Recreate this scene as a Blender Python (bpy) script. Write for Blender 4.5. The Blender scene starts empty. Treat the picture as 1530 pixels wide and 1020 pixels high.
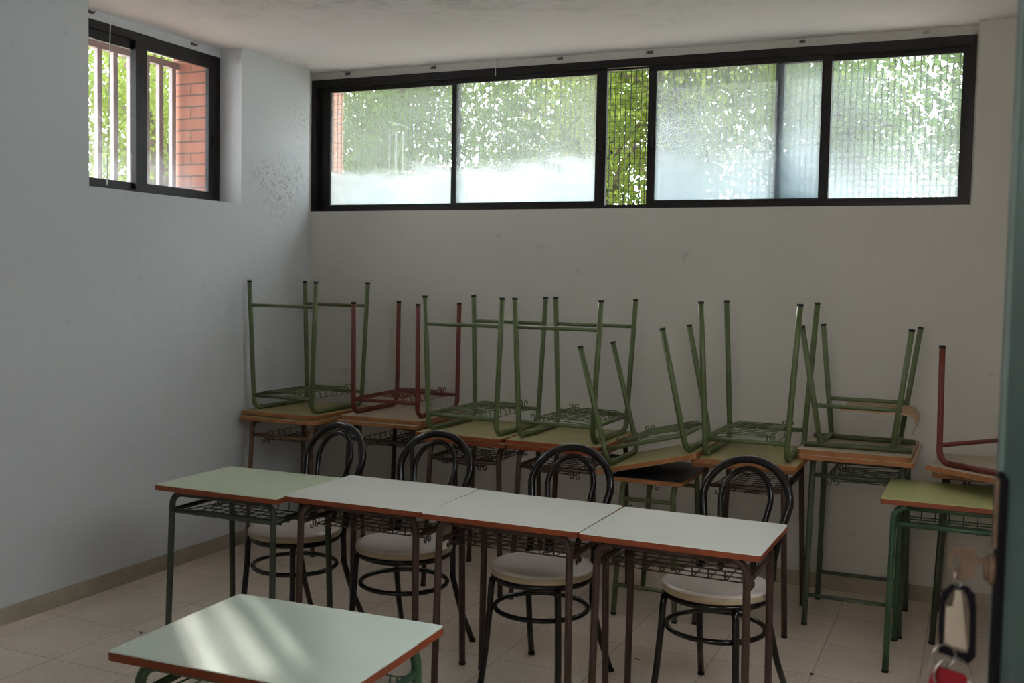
import bpy, math, random
import numpy as np
from mathutils import Vector, Matrix
random.seed(7)
PI = math.pi
sc = bpy.context.scene
COL = sc.collection

# ------------------------------------------------------------------ camera, world, sun, exposure
cam_d = bpy.data.cameras.new('camera'); cam = bpy.data.objects.new('camera', cam_d); COL.objects.link(cam)
cam_d.sensor_width = 36; cam_d.sensor_fit = 'HORIZONTAL'; cam_d.lens = 1578.0/1530*36
cam_d.clip_start = 0.02
right = Vector((0.9143, 0.4047, 0.0191)); fwd = Vector((-0.4031, 0.9133, -0.0582)); fwd.normalize()
right = (right - fwd*right.dot(fwd)).normalized(); up = right.cross(fwd)
mw = Matrix((right, up, -fwd)).transposed().to_4x4(); mw.translation = Vector((3.8463, -5.4777, 1.5486))
cam.matrix_world = mw
cam_d.dof.use_dof = True; cam_d.dof.focus_distance = 5.0; cam_d.dof.aperture_fstop = 12
sc.camera = cam

world = bpy.data.worlds.new('overcast sky'); sc.world = world; world.use_nodes = True
wn = world.node_tree.nodes; bg = wn['Background']
bg.inputs[0].default_value = (0.88, 0.95, 1.0, 1); bg.inputs[1].default_value = 4.8

sun_d = bpy.data.lights.new('sun', 'SUN'); sun = bpy.data.objects.new('sun', sun_d); COL.objects.link(sun)
sun_d.energy = 4.5; sun_d.angle = math.radians(1.0); sun_d.color = (1.0, 0.95, 0.86)
sun.rotation_euler = Vector((0.77, -0.66, -0.52)).to_track_quat('-Z', 'Y').to_euler()
sun.location = (-8, 8, 8)

# added fill lamp in the unseen corridor, shining through the doorway behind the camera
ld = bpy.data.lights.new('corridor_fill', 'AREA'); lo = bpy.data.objects.new('corridor_fill', ld); COL.objects.link(lo)
ld.shape = 'RECTANGLE'; ld.size = 1.6; ld.size_y = 1.6; ld.energy = 32; ld.color = (1.0, 0.93, 0.84)
lo.location = (2.9, -7.0, 2.0); lo.rotation_euler = Vector((-0.10, 1, -0.16)).to_track_quat('-Z', 'Y').to_euler()

sc.view_settings.view_transform = 'Standard'; sc.view_settings.look = 'None'
sc.view_settings.gamma = 1; sc.view_settings.use_curve_mapping = False
sc.view_settings.exposure = 1.02

# ------------------------------------------------------------------ materials
def mat(name, col, rough=0.6, metal=0.0, noise=0.0, nscale=8.0, bump=0.0, bscale=40.0, spec=0.5, coat=0.0):
    m = bpy.data.materials.new(name); m.use_nodes = True
    nt = m.node_tree; b = nt.nodes['Principled BSDF']
    b.inputs['Base Color'].default_value = (*col, 1); b.inputs['Roughness'].default_value = rough
    b.inputs['Metallic'].default_value = metal; b.inputs['Specular IOR Level'].default_value = spec
    b.inputs['Coat Weight'].default_value = coat
    tc = nt.nodes.new('ShaderNodeTexCoord')
    n = nt.nodes.new('ShaderNodeTexNoise'); n.inputs['Scale'].default_value = nscale; n.inputs['Detail'].default_value = 6
    nt.links.new(tc.outputs['Object'], n.inputs['Vector'])
    r = nt.nodes.new('ShaderNodeValToRGB')
    k = noise
    r.color_ramp.elements[0].position = 0.3; r.color_ramp.elements[1].position = 0.7
    r.color_ramp.elements[0].color = (*[c*(1-k) for c in col], 1); r.color_ramp.elements[1].color = (*[min(1, c*(1+k)) for c in col], 1)
    nt.links.new(n.outputs['Fac'], r.inputs['Fac']); nt.links.new(r.outputs['Color'], b.inputs['Base Color'])
    if bump:
        n2 = nt.nodes.new('ShaderNodeTexNoise'); n2.inputs['Scale'].default_value = bscale; n2.inputs['Detail'].default_value = 4
        nt.links.new(tc.outputs['Object'], n2.inputs['Vector'])
        bp = nt.nodes.new('ShaderNodeBump'); bp.inputs['Strength'].default_value = bump; bp.inputs['Distance'].default_value = 0.01
        nt.links.new(n2.outputs['Fac'], bp.inputs['Height']); nt.links.new(bp.outputs['Normal'], b.inputs['Normal'])
    return m

def wall_mat(name, base, stain, spots, ss=38):
    """white plaster with scuffed / peeling places; spots = [(centre, radius)] in world metres"""
    m = bpy.data.materials.new(name); m.use_nodes = True; nt = m.node_tree; N = nt.nodes.new; L = nt.links.new
    b = nt.nodes['Principled BSDF']; b.inputs['Roughness'].default_value = 0.75; b.inputs['Specular IOR Level'].default_value = 0.25
    g = N('ShaderNodeNewGeometry')
    n = N('ShaderNodeTexNoise'); n.inputs['Scale'].default_value = 1.3; n.inputs['Detail'].default_value = 8
    L(g.outputs['Position'], n.inputs['Vector'])
    r = N('ShaderNodeValToRGB'); r.color_ramp.elements[0].position = 0.3; r.color_ramp.elements[1].position = 0.75
    r.color_ramp.elements[0].color = (*[c*0.93 for c in base], 1); r.color_ramp.elements[1].color = (*base, 1)
    L(n.outputs['Fac'], r.inputs['Fac']); colr = r.outputs['Color']
    n3 = N('ShaderNodeTexNoise'); n3.inputs['Scale'].default_value = ss; n3.inputs['Detail'].default_value = 5; n3.inputs['Distortion'].default_value = 1.2
    L(g.outputs['Position'], n3.inputs['Vector'])
    for (c, rad, lo_, hi_, amt) in spots:
        d = N('ShaderNodeVectorMath'); d.operation = 'DISTANCE'; L(g.outputs['Position'], d.inputs[0]); d.inputs[1].default_value = c
        mr = N('ShaderNodeMapRange'); mr.inputs[1].default_value = 0; mr.inputs[2].default_value = rad; mr.inputs[3].default_value = 1; mr.inputs[4].default_value = 0
        L(d.outputs['Value'], mr.inputs[0])
        mr2 = N('ShaderNodeMapRange'); mr2.inputs[1].default_value = lo_; mr2.inputs[2].default_value = hi_; L(n3.outputs['Fac'], mr2.inputs[0])
        mu = N('ShaderNodeMath'); mu.operation = 'MULTIPLY'; L(mr.outputs[0], mu.inputs[0]); L(mr2.outputs[0], mu.inputs[1])
        mu2 = N('ShaderNodeMath'); mu2.operation = 'MULTIPLY'; L(mu.outputs[0], mu2.inputs[0]); mu2.inputs[1].default_value = amt
        mx = N('ShaderNodeMixRGB'); L(mu2.outputs[0], mx.inputs[0]); L(colr, mx.inputs[1]); mx.inputs[2].default_value = (*stain, 1); colr = mx.outputs[0]
    # sparse small scuffs everywhere
    n4 = N('ShaderNodeTexNoise'); n4.inputs['Scale'].default_value = 9; n4.inputs['Detail'].default_value = 3
    L(g.outputs['Position'], n4.inputs['Vector'])
    mr = N('ShaderNodeMapRange'); mr.inputs[1].default_value = 0.70; mr.inputs[2].default_value = 0.78; mr.inputs[4].default_value = 0.35; L(n4.outputs['Fac'], mr.inputs[0])
    mx = N('ShaderNodeMixRGB'); L(mr.outputs[0], mx.inputs[0]); L(colr, mx.inputs[1]); mx.inputs[2].default_value = (*stain, 1)
    L(mx.outputs[0], b.inputs['Base Color'])
    bp = N('ShaderNodeBump'); bp.inputs['Strength'].default_value = 0.25; bp.inputs['Distance'].default_value = 0.01
    n5 = N('ShaderNodeTexNoise'); n5.inputs['Scale'].default_value = 14; n5.inputs['Detail'].default_value = 6; L(g.outputs['Position'], n5.inputs['Vector'])
    L(n5.outputs['Fac'], bp.inputs['Height']); L(bp.outputs['Normal'], b.inputs['Normal'])
    return m

M_wall_l = wall_mat('white plaster left', (0.66, 0.68, 0.69), (0.30, 0.30, 0.28),
    [((0, -0.22, 2.06), 0.26, 0.50, 0.60, 0.85), ((0, -0.42, 2.13), 0.14, 0.52, 0.60, 0.7), ((0, -0.02, 2.2), 0.16, 0.52, 0.60, 0.5), ((0, 0.0, 2.5), 0.22, 0.55, 0.62, 0.6), ((0, -3.0, 0.35), 1.3, 0.60, 0.70, 0.45)])
M_wall_b = wall_mat('white plaster back', (0.65, 0.625, 0.57), (0.34, 0.33, 0.31), [((0.2, 0.06, 2.8), 0.5, 0.56, 0.64, 0.5)])
M_ceil = wall_mat('stained ceiling paint', (0.90, 0.85, 0.85), (0.42, 0.41, 0.40),
    [((1.7, -1.45, 2.82), 0.9, 0.42, 0.66, 0.75), ((0.7, -1.5, 2.82), 0.7, 0.48, 0.70, 0.55), ((3.0, -1.3, 2.82), 0.9, 0.48, 0.72, 0.4), ((2.3, -0.5, 2.82), 0.8, 0.52, 0.75, 0.3), ((0, 0.0, 2.82), 0.3, 0.5, 0.65, 0.5)], ss=7)

def floor_mat():
    m = bpy.data.materials.new('beige terrazzo tiles'); m.use_nodes = True; nt = m.node_tree; N = nt.nodes.new; L = nt.links.new
    b = nt.nodes['Principled BSDF']; b.inputs['Roughness'].default_value = 0.42; b.inputs['Specular IOR Level'].default_value = 0.35
    g = N('ShaderNodeNewGeometry'); mp = N('ShaderNodeMapping'); mp.inputs['Location'].default_value = (-0.118, 0.0, 0)
    L(g.outputs['Position'], mp.inputs['Vector'])
    br = N('ShaderNodeTexBrick'); br.offset = 0; br.squash = 1; br.inputs['Scale'].default_value = 1
    br.inputs['Brick Width'].default_value = 0.397; br.inputs['Row Height'].default_value = 0.403
    br.inputs['Mortar Size'].default_value = 0.0035; br.inputs['Mortar Smooth'].default_value = 0.3
    br.inputs['Color1'].default_value = (0.76, 0.64, 0.53, 1); br.inputs['Color2'].default_value = (0.71, 0.595, 0.49, 1); br.inputs['Mortar'].default_value = (0.50, 0.41, 0.34, 1)
    L(mp.outputs[0], br.inputs['Vector'])
    n = N('ShaderNodeTexNoise'); n.inputs['Scale'].default_value = 70; n.inputs['Detail'].default_value = 4; L(g.outputs['Position'], n.inputs['Vector'])
    mr = N('ShaderNodeMapRange'); mr.inputs[1].default_value = 0.3; mr.inputs[2].default_value = 0.7; mr.inputs[3].default_value = 0.88; mr.inputs[4].default_value = 1.08; L(n.outputs['Fac'], mr.inputs[0])
    n2 = N('ShaderNodeTexNoise'); n2.inputs['Scale'].default_value = 1.6; n2.inputs['Detail'].default_value = 7; L(g.outputs['Position'], n2.inputs['Vector'])
    mr2 = N('ShaderNodeMapRange'); mr2.inputs[1].default_value = 0.3; mr2.inputs[2].default_value = 0.7; mr2.inputs[3].default_value = 0.86; mr2.inputs[4].default_value = 1.08; L(n2.outputs['Fac'], mr2.inputs[0])
    mu = N('ShaderNodeMath'); mu.operation = 'MULTIPLY'; L(mr.outputs[0], mu.inputs[0]); L(mr2.outputs[0], mu.inputs[1])
    vm = N('ShaderNodeVectorMath'); vm.operation = 'SCALE'; L(br.outputs['Color'], vm.inputs[0]); L(mu.outputs[0], vm.inputs['Scale'])
    L(vm.outputs[0], b.inputs['Base Color'])
    bp = N('ShaderNodeBump'); bp.inputs['Strength'].default_value = 0.3; bp.inputs['Distance'].default_value = 0.003; bp.invert = True
    L(br.outputs['Fac'], bp.inputs['Height']); L(bp.outputs['Normal'], b.inputs['Normal'])
    return m
M_floor = floor_mat()
M_base = mat('beige skirting tile', (0.40, 0.34, 0.26), 0.5, noise=0.12, nscale=6)
M_alu = mat('dark bronze aluminium', (0.010, 0.0075, 0.008), 0.42, spec=0.35, noise=0.1)
M_alu_d = mat('worn sash gasket', (0.025, 0.03, 0.035), 0.6)
M_green = mat('olive green tube', (0.095, 0.128, 0.040), 0.38, noise=0.15, nscale=25, spec=0.6)
M_green_l = mat('pale green tube', (0.13, 0.165, 0.075), 0.45, noise=0.15, nscale=25)
M_green_k = mat('khaki green tube', (0.105, 0.12, 0.055), 0.45, noise=0.2, nscale=20)
M_dgreen = mat('dark green tube', (0.035, 0.046, 0.028), 0.4, noise=0.2, nscale=20, spec=0.6)
M_bgreen = mat('bottle green tube', (0.035, 0.095, 0.048), 0.38, noise=0.2, nscale=20, spec=0.6)
M_ggreen = mat('grey green tube', (0.075, 0.10, 0.07), 0.45, noise=0.15, nscale=20)
M_brown = mat('maroon brown tube', (0.055, 0.027, 0.021), 0.42, noise=0.2, nscale=20, spec=0.5)
M_dbrown = mat('dark brown tube', (0.045, 0.024, 0.020), 0.42, noise=0.2, nscale=20)
M_tan = mat('tan brown tube', (0.14, 0.075, 0.04), 0.45, noise=0.2, nscale=20)
M_red = mat('brick red tube', (0.155, 0.024, 0.017), 0.45, noise=0.15, nscale=20)
M_black = mat('black enamel tube', (0.006, 0.0045, 0.005), 0.2, spec=0.45, noise=0.1)
M_rub = mat('black rubber', (0.012, 0.012, 0.012), 0.8)
M_bark = mat('bark', (0.10, 0.075, 0.055), 0.9, noise=0.3, bump=0.6)
M_edge = mat('red orange wooden edge', (0.25, 0.050, 0.014), 0.5, noise=0.2, nscale=14)
M_edge2 = mat('orange wooden edge', (0.36, 0.14, 0.045), 0.55, noise=0.22, nscale=14)
M_lam_g = mat('pale green laminate', (0.55, 0.62, 0.42), 0.28, noise=0.04, nscale=3, spec=0.5)
M_lam_w = mat('greenish white laminate', (0.78, 0.79, 0.71), 0.27, noise=0.03, nscale=3, spec=0.5)
M_lam_e = mat('bluish green laminate', (0.52, 0.60, 0.51), 0.25, noise=0.04, nscale=3, spec=0.5)
M_lam_y = mat('yellow green laminate', (0.46, 0.48, 0.20), 0.4, noise=0.05, nscale=3)
M_lam_shade = mat('shade dark laminate', (0.022, 0.024, 0.03), 0.5, noise=0.1)  # near black colour stands in for shade on the low desk's top
M_und = mat('ochre underside', (0.36, 0.31, 0.145), 0.6, noise=0.1, nscale=5)
M_und_g = mat('green ochre underside', (0.35, 0.30, 0.125), 0.55, noise=0.12, nscale=5)
M_und_p = mat('pale beige underside', (0.50, 0.42, 0.30), 0.6, noise=0.08, nscale=5)
M_cream = mat('cream marbled seat', (0.82, 0.72, 0.67), 0.22, noise=0.05, nscale=5, spec=0.5)
M_creamedge = mat('yellowed seat rim', (0.50, 0.40, 0.26), 0.3, noise=0.06)
M_ply = mat('beech plywood', (0.42, 0.26, 0.14), 0.5, noise=0.12, nscale=10)
M_teal = mat('teal door paint', (0.028, 0.068, 0.070), 0.45, noise=0.12, nscale=12, bump=0.1)
M_teal_l = mat('worn pale teal paint', (0.05, 0.085, 0.08), 0.5, noise=0.15, nscale=20)
M_brass = mat('aged brass', (0.085, 0.058, 0.040), 0.5, metal=0.0, spec=0.15, noise=0.2, nscale=60)
M_steel = mat('key steel', (0.30, 0.28, 0.27), 0.3, metal=0.9, noise=0.1, nscale=60)
M_blackpl = mat('black plastic', (0.004, 0.0035, 0.006), 0.7, spec=0.05)
M_tag = mat('cream card', (0.20, 0.175, 0.135), 0.6, noise=0.1, nscale=50)
M_redtag = mat('red plastic tag', (0.15, 0.006, 0.012), 0.5, spec=0.2)
M_bar = mat('pinkish grey grille paint', (0.32, 0.24, 0.235), 0.6, noise=0.12, nscale=15)
M_wire = mat('galvanised wire', (0.06, 0.062, 0.055), 0.6)
M_cord = mat('white cord', (0.75, 0.76, 0.74), 0.7)
M_hook = mat('rusty bracket', (0.16, 0.12, 0.10), 0.7, noise=0.4, nscale=60)
M_hook_w = mat('painted bracket', (0.48, 0.46, 0.45), 0.6, noise=0.2, nscale=60)
M_ground = mat('dry garden earth', (0.30, 0.25, 0.17), 0.95, noise=0.3, nscale=3)
M_corr = mat('corridor paint', (0.6, 0.6, 0.58), 0.8)
M_crumb = mat('dark crumb', (0.05, 0.04, 0.035), 0.8)

def brick_mat():
    m = bpy.data.materials.new('salmon brick'); m.use_nodes = True; nt = m.node_tree; N = nt.nodes.new; L = nt.links.new
    b = nt.nodes['Principled BSDF']; b.inputs['Roughness'].default_value = 0.85
    g = N('ShaderNodeNewGeometry'); sp = N('ShaderNodeSeparateXYZ'); L(g.outputs['Position'], sp.inputs[0])
    ad = N('ShaderNodeMath'); ad.operation = 'ADD'; L(sp.outputs[0], ad.inputs[0]); L(sp.outputs[1], ad.inputs[1])
    cb = N('ShaderNodeCombineXYZ'); L(ad.outputs[0], cb.inputs[0]); L(sp.outputs[2], cb.inputs[1])
    br = N('ShaderNodeTexBrick'); br.inputs['Scale'].default_value = 1; br.inputs['Brick Width'].default_value = 0.24; br.inputs['Row Height'].default_value = 0.066
    br.inputs['Mortar Size'].default_value = 0.005; br.inputs['Color1'].default_value = (0.50, 0.20, 0.12, 1); br.inputs['Color2'].default_value = (0.40, 0.15, 0.09, 1); br.inputs['Mortar'].default_value = (0.16, 0.10, 0.08, 1)
    L(cb.outputs[0], br.inputs['Vector']); L(br.outputs['Color'], b.inputs['Base Color'])
    return m
M_brick = brick_mat()

def leaf_mat(name, c, t):
    m = bpy.data.materials.new(name); m.use_nodes = True; nt = m.node_tree; N = nt.nodes.new; L = nt.links.new
    nt.nodes.remove(nt.nodes['Principled BSDF']); out = nt.nodes['Material Output']
    g = N('ShaderNodeNewGeometry'); n = N('ShaderNodeTexNoise'); n.inputs['Scale'].default_value = 1.5; L(g.outputs['Position'], n.inputs['Vector'])
    r = N('ShaderNodeValToRGB'); r.color_ramp.elements[0].position = 0.35; r.color_ramp.elements[1].position = 0.65
    r.color_ramp.elements[0].color = (c[0]*.55, c[1]*.7, c[2]*.8, 1); r.color_ramp.elements[1].color = (*c, 1); L(n.outputs['Fac'], r.inputs[0])
    d = N('ShaderNodeBsdfDiffuse'); L(r.outputs[0], d.inputs[0]); tr = N('ShaderNodeBsdfTranslucent'); tr.inputs[0].default_value = (*t, 1)
    mx = N('ShaderNodeMixShader'); mx.inputs[0].default_value = 0.45; L(d.outputs[0], mx.inputs[1]); L(tr.outputs[0], mx.inputs[2]); L(mx.outputs[0], out.inputs[0])
    return m
M_leaf = leaf_mat('green foliage', (0.085, 0.14, 0.030), (0.16, 0.245, 0.047))
M_leaf2 = leaf_mat('yellow green foliage', (0.10, 0.13, 0.027), (0.23, 0.28, 0.05))

def glass_mat(name, haze, z0, z1, tint=(1, 1, 1), low=(0.60, 0.65, 0.66), gain=1.0):
    """thin pane: clear glass under a whitish film that is denser along its lower part"""
    m = bpy.data.materials.new(name); m.use_nodes = True; nt = m.node_tree; N = nt.nodes.new; L = nt.links.new
    nt.nodes.remove(nt.nodes['Principled BSDF']); out = nt.nodes['Material Output']
    tp = N('ShaderNodeBsdfTransparent'); tp.inputs[0].default_value = (*tint, 1)
    gl = N('ShaderNodeBsdfGlossy'); gl.inputs['Roughness'].default_value = 0.02
    lw = N('ShaderNodeLayerWeight'); lw.inputs[0].default_value = 0.5
    pw = N('ShaderNodeMath'); pw.operation = 'POWER'; pw.inputs[1].default_value = 4; L(lw.outputs['Facing'], pw.inputs[0])
    fr = N('ShaderNodeMath'); fr.operation = 'MULTIPLY_ADD'; fr.inputs[1].default_value = 0.5; fr.inputs[2].default_value = 0.03; L(pw.outputs[0], fr.inputs[0])
    m1 = N('ShaderNodeMixShader'); L(fr.outputs[0], m1.inputs[0]); L(tp.outputs[0], m1.inputs[1]); L(gl.outputs[0], m1.inputs[2])
    g = N('ShaderNodeNewGeometry'); sp = N('ShaderNodeSeparateXYZ'); L(g.outputs['Position'], sp.inputs[0])
    mp = N('ShaderNodeMapping'); mp.inputs['Scale'].default_value = (1.3, 1.3, 3.0); L(g.outputs['Position'], mp.inputs[0])
    n = N('ShaderNodeTexNoise'); n.inputs['Scale'].default_value = 1.6; n.inputs['Detail'].default_value = 4; L(mp.outputs[0], n.inputs['Vector'])
    ns = N('ShaderNodeMath'); ns.operation = 'MULTIPLY_ADD'; ns.inputs[1].default_value = 0.5; ns.inputs[2].default_value = -0.25; L(n.outputs['Fac'], ns.inputs[0])
    zz = N('ShaderNodeMath'); zz.operation = 'ADD'; L(sp.outputs[2], zz.inputs[0]); L(ns.outputs[0], zz.inputs[1])
    mr = N('ShaderNodeMapRange'); mr.interpolation_type = 'SMOOTHSTEP'; mr.inputs[1].default_value = z0; mr.inputs[2].default_value = z1; mr.inputs[3].default_value = gain; mr.inputs[4].default_value = haze; L(zz.outputs[0], mr.inputs[0])
    n2 = N('ShaderNodeTexNoise'); n2.inputs['Scale'].default_value = 3.2; n2.inputs['Detail'].default_value = 6; L(g.outputs['Position'], n2.inputs['Vector'])
    m2r = N('ShaderNodeMapRange'); m2r.inputs[1].default_value = 0.3; m2r.inputs[2].default_value = 0.7; m2r.inputs[3].default_value = 0.75; m2r.inputs[4].default_value = 1.15; L(n2.outputs['Fac'], m2r.inputs[0])
    mul = N('ShaderNodeMath'); mul.operation = 'MULTIPLY'; mul.use_clamp = True; L(mr.outputs[0], mul.inputs[0]); L(m2r.outputs[0], mul.inputs[1])
    tl = N('ShaderNodeBsdfTranslucent'); tl.inputs[0].default_value = (*low, 1)
    m2 = N('ShaderNodeMixShader'); L(mul.outputs[0], m2.inputs[0]); L(m1.outputs[0], m2.inputs[1]); L(tl.outputs[0], m2.inputs[2])
    L(m2.outputs[0], out.inputs[0])
    return m
M_gl_clear = glass_mat('clear window glass', 0.015, 1.9, 2.2, gain=0.10)
M_gl_1 = glass_mat('whitish window glass', 0.16, 2.08, 2.30, gain=0.90)
M_gl_3 = glass_mat('streaked window glass', 0.20, 2.0, 2.50, gain=0.82, low=(0.42, 0.48, 0.51))
M_gl_4 = glass_mat('spotted window glass', 0.15, 1.95, 2.35, gain=0.62, low=(0.42, 0.48, 0.51))
M_gl_in = glass_mat('inner whitish glass', 0.55, 2.02, 2.2, gain=0.75, low=(0.50, 0.46, 0.40))

# ------------------------------------------------------------------ geometry helpers
class MB:
    def __init__(s): s.v = []; s.f = []; s.m = []; s.sm = []
    def add(s, vs, fs, mi=0, smooth=False):
        o = len(s.v); s.v += [tuple(p) for p in vs]; s.f += [tuple(i+o for i in f) for f in fs]; s.m += [mi]*len(fs); s.sm += [smooth]*len(fs)
    def box(s, a, b, mi=0):
        (x0, y0, z0), (x1, y1, z1) = a, b
        vs = [(x0,y0,z0),(x1,y0,z0),(x1,y1,z0),(x0,y1,z0),(x0,y0,z1),(x1,y0,z1),(x1,y1,z1),(x0,y1,z1)]
        s.add(vs, [(0,3,2,1),(4,5,6,7),(0,1,5,4),(1,2,6,5),(2,3,7,6),(3,0,4,7)], mi)
    def tube(s, pts, r, seg=10, closed=False, caps=True, mi=0, flat=None):
        P = [Vector(p) for p in pts]; n = len(P); T = []
        for i in range(n):
            if closed: t = (P[(i+1)%n]-P[i-1])
            else: t = P[min(i+1, n-1)]-P[max(i-1, 0)]
            T.append(t.normalized())
        a = Vector((0,0,1)) if abs(T[0].z) < .9 else Vector((1,0,0))
        u = T[0].cross(a).normalized(); vs = []
        for i in range(n):
            u = (u - T[i]*u.dot(T[i])).normalized(); w = T[i].cross(u)
            rr = r[i] if isinstance(r, (list, tuple)) else r
            for k in range(seg):
                an = 2*PI*k/seg; vs.append(P[i]+u*math.cos(an)*rr+w*math.sin(an)*rr)
        fs = []
        for i in range(n if closed else n-1):
            j = (i+1) % n
            for k in range(seg):
                l = (k+1) % seg; fs.append((i*seg+k, i*seg+l, j*seg+l, j*seg+k))
        s.add(vs, fs, mi, True)
        if caps and not closed:
            o = len(s.v)-len(vs)
            s.f.append(tuple(o+k for k in range(seg))[::-1]); s.m.append(mi); s.sm.append(False)
            s.f.append(tuple(o+(n-1)*seg+k for k in range(seg))); s.m.append(mi); s.sm.append(False)
    def lathe(s, prof, seg=48, c=(0,0,0), mi=0, mis=None):
        vs = []; fs = []; n = len(prof)
        for (r, z) in prof:
            for k in range(seg): vs.append((c[0]+r*math.cos(2*PI*k/seg), c[1]+r*math.sin(2*PI*k/seg), c[2]+z))
        o = len(s.v); s.v += vs
        for i in range(n-1):
            for k in range(seg):
                l = (k+1) % seg; s.f.append((o+i*seg+k, o+i*seg+l, o+(i+1)*seg+l, o+(i+1)*seg+k)); s.m.append(mis[i] if mis else mi); s.sm.append(True)
        s.f.append(tuple(o+k for k in range(seg))[::-1]); s.m.append(mi); s.sm.append(False)
        s.f.append(tuple(o+(n-1)*seg+k for k in range(seg))); s.m.append(mis[-1] if mis else mi); s.sm.append(False)
    def prism(s, poly, z0, z1, mi=0, mside=None):
        n = len(poly); vs = [(x, y, z0) for x, y in poly]+[(x, y, z1) for x, y in poly]
        s.add(vs, [tuple(range(n))[::-1]], mi); o = len(s.v)-2*n
        s.f.append(tuple(o+n+i for i in range(n))); s.m.append(mi); s.sm.append(False)
        for i in range(n):
            j = (i+1) % n; s.f.append((o+i, o+j, o+n+j, o+n+i)); s.m.append(mi if mside is None else mside); s.sm.append(False)
    def build(s, name, mats, parent=None):
        me = bpy.data.meshes.new(name); me.from_pydata(s.v, [], s.f)
        if not isinstance(mats, (list, tuple)): mats = [mats]
        for m in mats: me.materials.append(m)
        me.polygons.foreach_set('material_index', s.m); me.polygons.foreach_set('use_smooth', s.sm); me.update()
        o = bpy.data.objects.new(name, me); COL.objects.link(o)
        if parent is not None: o.parent = parent
        return o

def tag(o, label=None, cat=None, group=None, kind=None):
    if label: o['label'] = label
    if cat: o['category'] = cat
    if group: o['group'] = group
    if kind: o['kind'] = kind
    return o
def thing(name, label, cat, loc=(0,0,0), rot=(0,0,0), group=None):
    o = bpy.data.objects.new(name, None); COL.objects.link(o); o.location = loc; o.rotation_euler = rot; o.empty_display_size = 0.1
    return tag(o, label, cat, group)
def struct(o): o['kind'] = 'structure'; return o
def copy_tree(o, parent=None):
    c = o.copy(); COL.objects.link(c)
    if parent is not None: c.parent = parent
    for ch in list(o.children): copy_tree(ch, c)
    return c
def arc(c, a, b, r, t0, t1, n=8):
    """points c + r(cos t * a + sin t * b)"""
    c, a, b = Vector(c), Vector(a), Vector(b)
    return [c + a*(r*math.cos(t0+(t1-t0)*i/n)) + b*(r*math.sin(t0+(t1-t0)*i/n)) for i in range(n+1)]

# ------------------------------------------------------------------ the room
CZ = 2.82; YB = 0.06; SZ = 1.95; WX = 3.795; RX = 4.75; FY = -5.40
m = MB(); m.box((-0.05, FY-0.12, -0.1), (RX, 0.3, 0)); struct(m.build('floor', M_floor))
m = MB(); m.box((-0.6, FY-0.12, CZ), (RX+0.15, 0.45, CZ+0.15)); struct(m.build('ceiling', M_ceil))
m = MB()
m.box((-0.3, YB, -0.1), (RX, 0.36, SZ)); m.box((WX, YB+0.006, SZ), (RX, 0.36, CZ))
m.box((-0.05, 0.17, 2.775), (WX, 0.36, CZ)); m.box((-0.3, YB, SZ), (-0.05, 0.36, CZ))
m.box((3.784, 0.165, SZ), (WX, 0.36, CZ))
struct(m.build('wall_back', M_wall_b))
m = MB()
m.box((-0.3, FY, -0.1), (0, YB, SZ)); m.box((-0.3, -0.60, SZ), (0, YB, CZ)); m.box((-0.3, FY, SZ), (0, -1.717, CZ)); m.box((-0.3, -1.717, 2.775), (-0.15, -0.60, CZ))
struct(m.build('wall_left', M_wall_l))
m = MB()
m.box((-0.49, -0.60, 0), (-0.3, 0.36, CZ)); m.box((-0.49, 0.36, 0), (-0.13, 0.64, CZ)); m.box((-0.49, -3, 0), (-0.3, -0.60, SZ)); m.box((-0.49, -3, SZ), (-0.3, -1.75, CZ)); m.box((-0.49, -1.75, 2.80), (-0.3, -0.60, CZ))
m.box((-0.296, -0.604, SZ), (-0.20, -0.599, 2.775))
struct(m.build('wall_left_outer', M_brick))
m = MB()   # right wall, with an opening for the added, unseen fill light window
m.box((RX, FY-0.12, -0.1), (RX+0.15, 0.36, SZ)); m.box((RX, FY-0.12, SZ), (RX+0.15, -4.3, CZ)); m.box((RX, -2.7, SZ), (RX+0.15, 0.36, CZ)); m.box((RX, -4.3, 2.775), (RX+0.15, -2.7, CZ))
struct(m.build('wall_right', M_wall_b))
m = MB()   # front wall with the doorway the camera stands in, up a landing
m.box((0, FY-0.12, -0.1), (3.0, FY, CZ)); m.box((3.97, FY-0.12, -0.1), (RX, FY, CZ)); m.box((3.0, FY-0.12, 2.42), (3.97, FY, CZ)); m.box((3.0, FY-0.12, -0.1), (3.97, FY, 0.30))
struct(m.build('wall_front', M_wall_b))
m = MB(); m.box((2.95, FY+0.0, 0.0), (4.1, FY+0.9, 0.15)); m.box((2.95, FY, 0.15), (4.1, FY+0.45, 0.30)); struct(m.build('floor_landing', M_floor))
m = MB(); m.box((1.0, -8.5, 0.2), (6, FY-0.12, 0.30)); struct(m.build('floor_corridor', M_floor))
m = MB(); m.box((1.0, -8.5, 2.85), (6, FY-0.12, 2.95)); struct(m.build('ceiling_corridor', M_corr))
m = MB(); m.box((0.9, -8.6, 0.2), (1.0, FY-0.12, 2.95)); m.box((6.0, -8.6, 0.2), (6.1, FY-0.12, 2.95)); m.box((1.0, -8.6, 0.2), (6.0, -8.5, 2.95)); m.box((RX, FY-0.12, 0.2), (6.1, FY, 2.95)); struct(m.build('wall_corridor', M_corr))
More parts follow.
